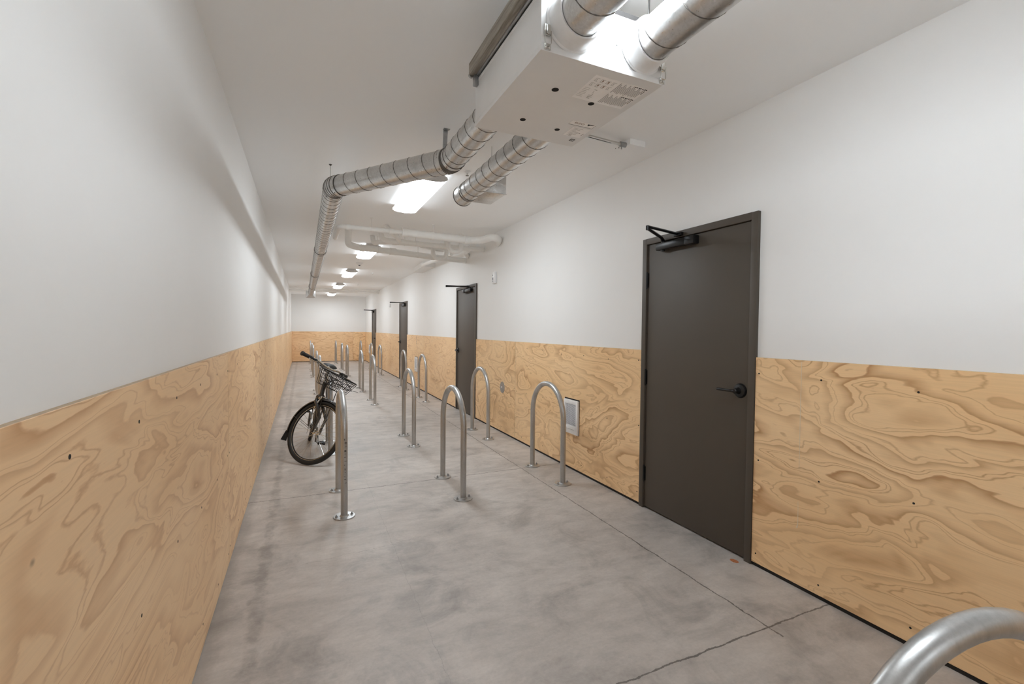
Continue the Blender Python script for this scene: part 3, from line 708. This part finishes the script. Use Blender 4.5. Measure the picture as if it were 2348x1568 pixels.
for k, (x, y_, lab) in enumerate(((2.06, 6.60, 'white U-shaped trap nearer the front pipe'), (1.98, 7.18, 'white U-shaped trap hanging lowest at the back'))):
    rz = .0
    pipe(lab, [([(x-.10, y_, ZC-.10), (x-.10, y_, 2.60), (x+.10, y_, 2.60), (x+.10, y_, ZC)], .034, .095)] if k == 0 else [([(x-.10, y_, 2.70), (x-.10, y_, 2.57), (x+.12, y_, 2.57), (x+.12, y_, ZC)], .034, .10)],
         [((x+(.10 if k == 0 else .12), y_, 2.76), (0, 0, 1), .034, .04), ((x-.10, y_, 2.70), (0, 0, 1), .034, .05)], name='drain_trap')
pipe('thin white pipe running along the top of the right wall into the boxed corner',
     [([(2.36, 7.75, 2.758), (2.30, 9.64, 2.795)], .034, 0)], [((2.35, 8.0, 2.763), (-.06, 2.6, .05), .040, .04)], [((2.335, 8.55, 2.774), .034)], name='wall_pipe')
pipe('white pipe elbow tight against the right wall behind the front pipe',
     [([(2.40, 6.75, 2.74), (2.46, 7.3, 2.73), (WR, 7.5, 2.70)], .040, .12)], [((2.42, 6.95, 2.737), (.1, 1, 0), .046, .05)], name='wall_pipe')
# far cross pipes
pipe('larger white pipe crossing the ceiling near the end wall', [([(WL, 17.6, 2.742), (WR, 17.6, 2.77)], .038, 0)],
     [((.9, 17.6, 2.757), (1, 0, 0), .044, .05), ((2.1, 17.6, 2.765), (1, 0, 0), .044, .05), ((0.0, 17.6, 2.747), (1, 0, 0), .044, .05)], [((.55, 17.6, 2.752), .038), ((1.5, 17.6, 2.76), .038), ((2.3, 17.6, 2.768), .038)], name='cross_pipe')
pipe('thin white sprinkler pipe just above the larger far cross pipe', [([(WL, 17.35, 2.80), (WR, 17.35, 2.825)], .017, 0)],
     [((.35, 17.35, 2.808), (1, 0, 0), .024, .04), ((-.25, 17.35, 2.802), (1, 0, 0), .026, .05), ((.75, 17.35, 2.812), (1, 0, 0), .024, .05)], [((1.2, 17.35, 2.815), .017), ((-.2, 17.35, 2.803), .017)], name='cross_pipe')

# ------------------------------------------------------------------ ceiling and wall devices
def small(name, label, cat, loc, parts, group=None):
    r_ = thing(name, label, cat, loc, group)
    for nm, mt, fn in parts:
        mb = MB(); fn(mb); mb.build(nm, mt, r_)
    return r_
def spr(mb): mb.lathe((0, 0, 0), (0, 0, -1), [(.030, 0), (.028, .005), (.012, .008), (.010, .022)], 18)
def spr2(mb): mb.lathe((0, 0, -.022), (0, 0, -1), [(.004, 0), (.004, .014), (.015, .015), (.015, .018)], 12)
for lab, x, y_ in (('small ceiling sprinkler head right of the nearest light', 1.34, 3.94), ('small ceiling sprinkler head beside the third ceiling light', 1.62, 12.1), ('small ceiling sprinkler head beside the fourth ceiling light', 1.60, 15.4)):
    small('sprinkler_head', lab, 'sprinkler', (x, y_, ZC), [('escutcheon', 'white_plastic', spr), ('deflector', 'chrome', spr2)], 'sprinkler heads on the ceiling')
small('smoke_detector', 'white smoke detector on the ceiling between second and third lights', 'smoke detector', (1.115, 10.4, ZC),
      [('base', 'white_plastic', lambda mb: mb.lathe((0, 0, 0), (0, 0, -1), [(.075, 0), (.075, .014), (.06, .03), (.03, .05), (.028, .052)], 24)), ('sensor', 'grey_plastic', lambda mb: mb.lathe((0, 0, -.052), (0, 0, -1), [(.022, 0), (.02, .012), (.006, .016)], 16))])
# occupancy sensors / alarms on the right wall
def alarm_body(mb): mb.box((-.035, -.055, -.085), (0, .055, .085), .012)
def alarm_dots(mb):
    for (yy, zz_, r_) in ((.012, .035, .008), (.012, -.01, .013), (.012, -.030, .011), (.01, -.055, .009)): mb.lathe((-.035, yy, zz_), (-1, 0, 0), [(r_, 0), (r_, .002), (r_*.5, .003)], 14)
small('wall_alarm', 'white wall alarm with dark openings high beside the second door', 'alarm', (WR, 6.25, 2.21), [('casing', 'white_plastic', alarm_body), ('openings', 'grey_plastic', alarm_dots)])
small('wall_alarm', 'tiny white wall alarm high before the farthest door', 'alarm', (WR, 15.05, 2.19), [('casing', 'white_plastic', lambda mb: mb.box((-.03, -.045, -.06), (0, .045, .06), .01)), ('openings', 'grey_plastic', alarm_dots)])
# round metal disc
small('cover_plate', 'round brushed metal cover plate with faint white sticker on the plywood', 'cover plate', (PR, 5.913, .643),
      [('disc', 'steel_plate', lambda mb: mb.lathe((0, 0, 0), (-1, 0, 0), [(.080, 0), (.079, .003), (.06, .004)], 36)), ('sticker', 'label_white', lambda mb: mb.box((-.0055, .0, -.008), (-.004, .03, .012)))])
# wall heaters
def make_heater():
    r_ = thing('wall_heater', '', 'wall heater'); H2, W2 = .175, .135
    mb = MB(); mb.box((-.002, -W2-.003, -H2-.004), (0, W2+.012, H2+.012)); mb.build('cutout_shade', 'gap_black', r_)  # black plate standing in for the dark cutout gap and its shadow
    mb = MB()
    mb.box((-.024, -W2, -H2), (-.002, -W2+.035, H2), .005); mb.box((-.024, W2-.032, -H2), (-.002, W2, H2), .005)
    mb.box((-.0238, -W2+.02, H2-.045), (-.002, W2-.02, H2), .004); mb.box((-.0238, -W2+.02, -H2), (-.002, W2-.02, -H2+.085), .004)
    mb.build('frame', 'white_plastic', r_)
    mb = MB(); mb.box((-.008, -W2+.03, -H2+.08), (-.004, W2-.03, H2-.04)); mb.build('heating_recess', 'grey_plastic', r_)
    mb = MB(); rot = Matrix.Rotation(math.radians(35), 3, 'Y')
    k = -H2+.090
    while k < H2-.05: mb.box((-.021, -W2+.034, k-.0012), (-.008, W2-.031, k+.0012), rot=rot); k += .0098
    for q in range(9): yy = -W2+.04+q*.0235; mb.box((-.020, yy, -H2+.086), (-.018, yy+.001, H2-.046))
    mb.build('louvre_grille', 'white_plastic', r_)
    mb = MB(); mb.lathe((-.0238, W2-.06, -H2+.05), (-1, 0, 0), [(.014, 0), (.013, .008), (.009, .010)], 20); mb.build('thermostat_knob', 'white_plastic', r_)
    mb = MB(); mb.box((-.026, -W2+.06, -H2+.046), (-.0236, W2-.085, -H2+.049)); mb.build('crease_line', 'label_grey', r_)
    return r_
h0 = make_heater()
for k, (y_, z_, lab) in enumerate(((4.072, .555, 'white louvred wall heater in the plywood behind nearest right-hand hoop'), (11.25, .58, 'white louvred wall heater just before the third door'), (19.9, .59, 'white wall heater beyond the farthest door in the corner'))):
    o = h0 if k == 0 else dup(h0, (0, 0, 0)); o.location = (PR, y_, z_); tag(o, lab, None, 'white wall heaters in the plywood')
# ink marks on a sheet edge, white drip, orange paint dab at the door foot
mb = MB()
for k in range(9): mb.box((-.0012, random.uniform(-.02, .0), -.03-k*.026), (0, random.uniform(.006, .03), -.03-k*.026+random.choice((.006, .012))))
o = mb.build('ink_stamp', 'dark_steel'); o.location = (PR, 11.27, HP); tag(o, 'faded dark ink stamps on plywood above the second wall heater', 'stamp')
mb = MB(); mb.tube([(-.0005, 0, -.01), (-.0005, .001, -.3), (-.0005, -.001, -.62)], [.0009, .0012, .0007], 6); mb.tube([(-.0005, 0, -.8), (-.0005, -.002, -.93), (-.0005, .004, -.952)], [.0006, .0014, .003], 6)
o = mb.build('paint_drip', 'drip_white'); o.location = (PR, 1.672, HP-.0); tag(o, 'thin pale paint drip down the plywood right of the nearest door', 'paint drip')
mb = MB(); mb.lathe((0, 0, 0), (0, 0, 1), [(.030, 0), (.026, .0006), (.01, .0008)], 9); o = mb.build('paint_dab', 'orange_mark'); o.scale = (.7, 1, 1); o.location = (2.49, 2.03, 0); tag(o, 'orange paint dab on the floor at the foot of the nearest door frame', 'paint mark')

# ------------------------------------------------------------------ bicycle

RW, WB, HA, OFF = .345, 1.08, math.radians(20), .045
BX, BY, BYAW, BLEAN, BST = .047, 5.898, -.060, .233, .879
hub = Vector((0, -WB/2, RW)); ax = Vector((0, math.sin(HA), math.cos(HA))); axp = hub+Vector((0, math.cos(HA), -math.sin(HA)))*OFF
Mw = Matrix.Rotation(BYAW, 4, 'Z') @ Matrix.Rotation(BLEAN, 4, 'Y')
Ms = Matrix.Translation(axp) @ Matrix.Rotation(BST, 4, ax) @ Matrix.Translation(-axp)
bike = thing('bicycle', 'dark brown bicycle with front wire basket leaning on a hoop rack', 'bicycle', (BX, BY, 0))
def BP(mb, name, mat, steer=False, parent=bike, label=None, sm=40):
    mb.xf(Mw @ Ms if steer else Mw); o = mb.build(name, mat, parent, sm)
    if label: o['label'] = label
    return o
def wheel(c, name, steer):
    c = Vector(c); mb = MB(); mb.torus(c, (1, 0, 0), RW-.023, .0235, 64, 12); tyre = BP(mb, name, 'rubber', steer)
    mb = MB(); mb.torus(c, (1, 0, 0), RW-.052, .009, 64, 8)
    for q_ in (-.0095, .0095): mb.torus(c+Vector((q_, 0, 0)), (1, 0, 0), RW-.049, .0028, 64, 6, 1)
    BP(mb, 'rim', ['black_metal', 'chrome'], steer, tyre)
    mb = MB(); mb.lathe(c+Vector((-.05, 0, 0)), (1, 0, 0), [(.010, 0), (.012, .015), (.024, .018), (.024, .022), (.014, .026), (.014, .074), (.024, .078), (.024, .082), (.012, .085), (.010, .10)], 18)
    mb.cyl(c+Vector((-.065, 0, 0)), c+Vector((.065, 0, 0)), .006, 8); BP(mb, 'hub', 'chrome', steer, tyre)
    for k in range(32):
        a = 2*PI*k/32; s_ = 1 if k % 2 else -1; a2 = a+(.9 if (k//2) % 2 else -.9)
        mb = MB(); mb.cyl(c+Vector((s_*.030, .024*math.cos(a2), .024*math.sin(a2))), c+Vector((0, (RW-.05)*math.cos(a), (RW-.05)*math.sin(a))), .0011, 5)
        BP(mb, 'spoke', 'chrome', steer, tyre)
    return tyre
wheel(hub, 'front_wheel', True)
rh = Vector((0, WB/2, RW)); wheel(rh, 'rear_wheel', False)
def fender(c, a0, a1, name, steer, flap=None):
    """angles measured from +y (rear) towards +z"""
    c = Vector(c); mb = MB(); n = 40; prof = [(-.028, -.012), (-.024, .002), (-.012, .009), (0, .011), (.012, .009), (.024, .002), (.028, -.012), (.024, -.004), (0, .007), (-.024, -.004)]
    rings = []
    for k in range(n+1):
        a = a0+(a1-a0)*k/n; d = Vector((0, math.cos(a), math.sin(a)))
        rings.append([mb.bm.verts.new(c+d*(RW+.014+q[1])+Vector((q[0], 0, 0))) for q in prof])
    m_ = len(prof)
    for i in range(n):
        for j in range(m_): mb.bm.faces.new((rings[i][j], rings[i][(j+1) % m_], rings[i+1][(j+1) % m_], rings[i+1][j]))
    mb.bm.faces.new(rings[0]); mb.bm.faces.new(rings[-1][::-1])
    return BP(mb, name, 'bike_paint', steer)
# front fender: from above the fork forward tip round behind the wheel (+y is the rear)
ff = fender(hub, math.radians(-22), math.radians(122), 'front_fender', True)
mb = MB(); a = math.radians(-22); d = Vector((0, math.cos(a), math.sin(a))); t = Vector((0, math.sin(a), -math.cos(a)))
q = hub+d*(RW+.018); mb.prism([q+Vector((-.026, 0, 0))-t*.02, q+Vector((.026, 0, 0))-t*.02, q+Vector((.042, 0, 0))+t*.085+d*.028, q+Vector((-.042, 0, 0))+t*.085+d*.028], d*.004)
BP(mb, 'mud_flap', 'rubber', True, ff)
for s_ in (-1, 1):
    for aa in (8, 60):
        a = math.radians(aa); mb = MB(); mb.cyl(hub+Vector((s_*.055, 0, 0)), hub+Vector((s_*.028, (RW+.012)*math.cos(a), (RW+.012)*math.sin(a))), .0022, 6); BP(mb, 'fender_stay', 'dark_steel', True, ff)
rf = fender(rh, math.radians(-20), math.radians(165), 'rear_fender', False)
for s_ in (-1, 1):
    a = math.radians(10); mb = MB(); mb.cyl(rh+Vector((s_*.055, 0, 0)), rh+Vector((s_*.028, (RW+.012)*math.cos(a), (RW+.012)*math.sin(a))), .0022, 6); BP(mb, 'fender_stay', 'dark_steel', False, rf)
# fork
crown = axp+ax*.385; HT0, HT1 = axp+ax*.40, axp+ax*.56
mb = MB()
for s_ in (-1, 1):
    mb.tube([crown+Vector((s_*.035, 0, .0)), crown+Vector((s_*.052, -.006, -.05)), hub+Vector((s_*.055, .01, .16)), hub+Vector((s_*.056, 0, -.01))], [.018, .021, .018, .011], 12)
    mb.lathe(hub+Vector((s_*.062, 0, 0)), (s_, 0, 0), [(.012, 0), (.012, .010), (.006, .016)], 10)
mb.box(crown+Vector((-.06, -.022, -.018)), crown+Vector((.06, .022, .018)), .008)
mb.cyl(crown, HT0+ax*.01, .017, 14); BP(mb, 'fork', 'bike_paint', True)
mb = MB(); mb.tube([crown+Vector((-.075, -.045, -.01)), crown+Vector((.085, -.045, .008))], [.009, .010], 8); mb.tube([crown+Vector((-.075, -.04, -.0)), crown+Vector((-.05, -.035, .012)), crown+Vector((.05, -.035, .012))], .005, 8)
for s_ in (-1, 1): mb.tube([crown+Vector((s_*.03, -.035, .02)), crown+Vector((s_*.055, -.04, -.05)), crown+Vector((s_*.048, -.035, -.14))], [.010, .009, .007], 8)
BP(mb, 'front_brake', 'chrome', True)
mb = MB(); mb.tube([crown+Vector((0, -.03, .0)), crown+Vector((0, -.10, .015)), crown+Vector((0, -.17, .012))], [.010, .009, .009], 8); BP(mb, 'lamp_bracket', 'black_metal', True)
# frame: step-through with a straight and a curved tube
BB = Vector((0, .02, .285)); ST = Vector((0, .235, .70))
mb = MB(); mb.cyl(HT0, HT1, .023, 18); mb.cyl(BB, ST, .017, 14)
mb.tube([HT0+ax*.03, BB+(HT0-BB)*.5+Vector((0, 0, -.02)), BB], .021, 14)
mb.tube([HT1-ax*.03, (HT1+BB)*.5+Vector((0, .06, .03)), BB+(ST-BB)*.45], .016, 14)
for s_ in (-1, 1):
    mb.tube([BB+Vector((s_*.03, .02, 0)), BB+Vector((s_*.035, .12, .005)), rh+Vector((s_*.060, 0, 0))], [.011, .010, .008], 10)
    mb.tube([ST+Vector((s_*.012, 0, -.03)), rh+Vector((s_*.05, -.12, .22)), rh+Vector((s_*.060, 0, 0))], [.009, .008, .007], 10)
mb.cyl(BB-Vector((.038, 0, 0)), BB+Vector((.038, 0, 0)), .022, 16); BP(mb, 'frame', 'bike_paint')
mb = MB(); SP = ST+Vector((0, .075, .245)); mb.cyl(ST, SP, .0125, 12); BP(mb, 'seat_post', 'chrome')
# saddle
mb = MB(); rows_ = []
for k in range(13):
    f = k/12; yy = -.125+.27*f; wd = .022+.100*(max(0, (f-.35)/.65)**.9) if f > .35 else .018+.012*f
    if f > .93: wd *= .86
    zt = .036+.012*f; ring = []
    for j in range(12):
        a = 2*PI*j/12; cx = wd*math.cos(a); cz = (.022+.01*f)*math.sin(a)
        ring.append(mb.bm.verts.new(SP+Vector((cx, yy, zt+cz-(abs(math.cos(a))**3)*.014))))
    rows_.append(ring)
for i in range(12):
    for j in range(12): mb.bm.faces.new((rows_[i][j], rows_[i][(j+1) % 12], rows_[i+1][(j+1) % 12], rows_[i+1][j]))
mb.bm.faces.new(rows_[0][::-1]); mb.bm.faces.new(rows_[-1]); sd = BP(mb, 'saddle', 'rubber')
mb = MB()
for s_ in (-1, 1): mb.tube([SP+Vector((s_*.008, -.10, .026)), SP+Vector((s_*.022, -.03, .0)), SP+Vector((s_*.022, .04, .0)), SP+Vector((s_*.045, .10, .03))], .0035, 6)
BP(mb, 'saddle_rails', 'chrome', False, sd)
# crank and pedals
mb = MB(); mb.lathe(BB+Vector((-.05, 0, 0)), (-1, 0, 0), [(.088, 0), (.088, .003), (.03, .004)], 32); cdr = Vector((0, .12, .99)).normalized()
mb.tube([BB+Vector((-.055, 0, 0)), BB+Vector((-.075, 0, 0))+cdr*.17], [.012, .010], 8); mb.tube([BB+Vector((.045, 0, 0)), BB+Vector((.065, 0, 0))-cdr*.17], [.012, .010], 8)
ck = BP(mb, 'crank', 'dark_steel')
for s_, o_ in ((-1, 1), (1, -1)):
    c = BB+Vector((s_*.075, 0, 0))+cdr*.17*o_; mb = MB(); mb.cyl(c, c+Vector((s_*.10, 0, 0)), .007, 8)
    for yy in (-.035, .035): mb.box(c+Vector((min(0, s_*.1)+.01 if s_ < 0 else .01, yy-.008, -.012)), c+Vector((-.01 if s_ < 0 else .10, yy+.008, .012)), .004)
    for xx in (.015, .095): mb.box(c+Vector((s_*xx-.006, -.035, -.010)), c+Vector((s_*xx+.006, .035, .010)), .003)
    BP(mb, 'pedal', 'black_metal', False, ck)
mb = MB(); mb.prism([BB+Vector((-.062, -.06, .085)), BB+Vector((-.062, .48, .11)), BB+Vector((-.062, .48, .08)), BB+Vector((-.062, -.06, .055))], (-.012, 0, 0)); BP(mb, 'chain_guard', 'bike_paint')
mb = MB()
for z in (.088, -.088*.45): mb.tube([BB+Vector((-.052, 0, z)), rh+Vector((-.045, 0, z*.45))], .0035, 6)
BP(mb, 'chain', 'dark_steel')
mb = MB(); mb.tube([BB+Vector((.03, .06, .0)), BB+Vector((.05, .12, -.05)), BB+Vector((.11, .16, -.24))], [.009, .008, .008], 8); BP(mb, 'kickstand', 'dark_steel')
# stem and handlebar (steered)
HB = axp+ax*.733; hw, bk = .396, .034
mb = MB(); mb.cyl(HT1, HB-ax*.01, .0125, 12); mb.cyl(HT1-ax*.005, HT1+ax*.02, .021, 14); mb.sphere(HB, .020, (1.4, 1, 1), n=12); BP(mb, 'stem', 'chrome', True)
bar = [(-hw, bk+.02, .012), (-hw+.13, bk-.02, .014), (-.17, .015, .02), (-.09, -.012, .0), (0, 0, 0), (.09, -.012, .0), (.17, .015, .02), (hw-.13, bk-.02, .014), (hw, bk+.02, .012)]
bp = [HB+Vector(q) for q in bar]
def smooth(pts, it=3):
    for _ in range(it):
        o = [pts[0]]
        for a, b_ in zip(pts, pts[1:]): o += [a*.75+b_*.25, a*.25+b_*.75]
        o.append(pts[-1]); pts = o
    return pts
mb = MB(); mb.tube(smooth(bp), .0145, 12); hbar = BP(mb, 'handlebar', 'chrome', True)
for s_ in (0, -1):
    e = bp[s_]; i_ = bp[1] if s_ == 0 else bp[-2]; d = (i_-e).normalized()
    mb = MB(); mb.tube([e-d*.012, e-d*.004, e+d*.012, e+d*.03, e+d*.13], [.023, .027, .022, .0205, .0195], 14); BP(mb, 'grip', 'rubber', True, hbar)
    sg = 1 if s_ == 0 else -1; c = e+d*.155
    mb = MB(); mb.box(c+Vector((-.022, -.03, -.018)), c+Vector((.022, .012, .012)), .006); mb.sphere(c+Vector((0, -.03, -.012)), .017, (1.3, 1, .8), n=10); BP(mb, 'lever_clamp', 'black_metal', True, hbar)
    mb = MB(); mb.tube(smooth([c+Vector((sg*.012, -.045, -.014)), c+Vector((-sg*.03, -.062, -.022)), c+Vector((-sg*.09, -.052, -.022)), c+Vector((-sg*.135, -.058, -.018))], 2), .0055, 8); BP(mb, 'brake_lever', 'chrome', True, hbar)
# wire basket hung in front of the bar (steered)
KB = HB+Vector((0, -.065, -.030)); Wt, Wb_, D1, D2, Hh = .185, .145, .26, .21, .165
def rect(w_, y0, y1, z, r_=.03):
    P_ = [(-w_, y0), (w_, y0), (w_, y1), (-w_, y1)]; o = []
    for k, (x, y_) in enumerate(P_):
        cx, cy = x-math.copysign(r_, x), y_-math.copysign(r_, y_-(y0+y1)/2)
        a0 = {0: 0, 1: -PI/2, 2: PI, 3: PI/2}
        st = math.atan2(y_-cy, x-cx); 
        for j in range(4):
            a = st-PI/4+PI/2*j/3 if (k % 2 == 0) == True else st-PI/4+PI/2*j/3
            o.append((cx+r_*math.cos(a), cy+r_*math.sin(a)))
    c = ((sum(p_[0] for p_ in o)/16), (sum(p_[1] for p_ in o)/16))
    o.sort(key=lambda p_: math.atan2(p_[1]-c[1], p_[0]-c[0]))
    return [KB+Vector((x, y_, z)) for x, y_ in o]
mb = MB()
for f, r_ in ((0, .0065), (.30, .0021), (.55, .0021), (.8, .0021), (1, .0045)):
    w_ = Wt+(Wb_-Wt)*f; dpt = D1+(D2-D1)*f; mb.tube(rect(w_, -.0-.02*f, -dpt, -Hh*f), r_, 6, closed=True)
    if f == 0: mb.tube(rect(w_, 0, -dpt, -.018), .0026, 6, closed=True)
for k in range(13):
    f = -1+2*k/12; th = .0034 if k % 4 == 0 else .0021
    mb.tube([KB+Vector((f*Wt, 0, 0)), KB+Vector((f*Wb_, -.02, -Hh)), KB+Vector((f*Wb_, -D2, -Hh)), KB+Vector((f*Wt, -D1, 0))], th, 5)
for k in range(1, 8):
    f = k/8; th = .0034 if k % 4 == 0 else .0021
    mb.tube([KB+Vector((-Wt, -D1*f, 0)), KB+Vector((-Wb_, -.02-(D2-.02)*f, -Hh)), KB+Vector((Wb_, -.02-(D2-.02)*f, -Hh)), KB+Vector((Wt, -D1*f, 0))], th, 5)
bas = BP(mb, 'wire_basket', 'black_wire', True)
mb = MB()
for s_ in (-1, 1): mb.tube([KB+Vector((s_*.10, -.12, -Hh)), hub+Vector((s_*.066, -.01, .01))], .0045, 6)
BP(mb, 'basket_strut', 'black_wire', True, bas)
random.seed(12)
for k in range(4):
    e = bp[0] if k % 2 else bp[-1]; i_ = bp[1] if k % 2 else bp[-2]; c = e+(i_-e).normalized()*.17+Vector((0, -.03, -.01))
    mb = MB(); mb.tube(smooth([c, c+Vector((0, -.11, -.02-.02*k)), HB+Vector((.05*(1-k), -.17, -.06-.02*k)), HB+Vector((.02*k-.03, -.10, -.16)), HB+Vector((.0, -.045, -.24)), crown+Vector((.02*k-.03, -.03, .02))], 3), .0028, 6)
    BP(mb, 'cable', 'rubber', True)
# bungee net loosely stuffed in the basket
for k in range(7):
    x0 = -.12+.04*k; P_ = [KB+Vector((x0+random.uniform(-.03, .05)*q, -.03-.035*q+random.uniform(-.02, .02), -.03-.08*math.sin(q*.5)+random.uniform(-.03, .03))) for q in range(7)]
    mb = MB(); mb.tube(smooth(P_, 2), .0024, 5); BP(mb, 'bungee_cord', 'black_wire', True, bas)
for o in list(bike.children):
    o.location = (0, 0, 0)
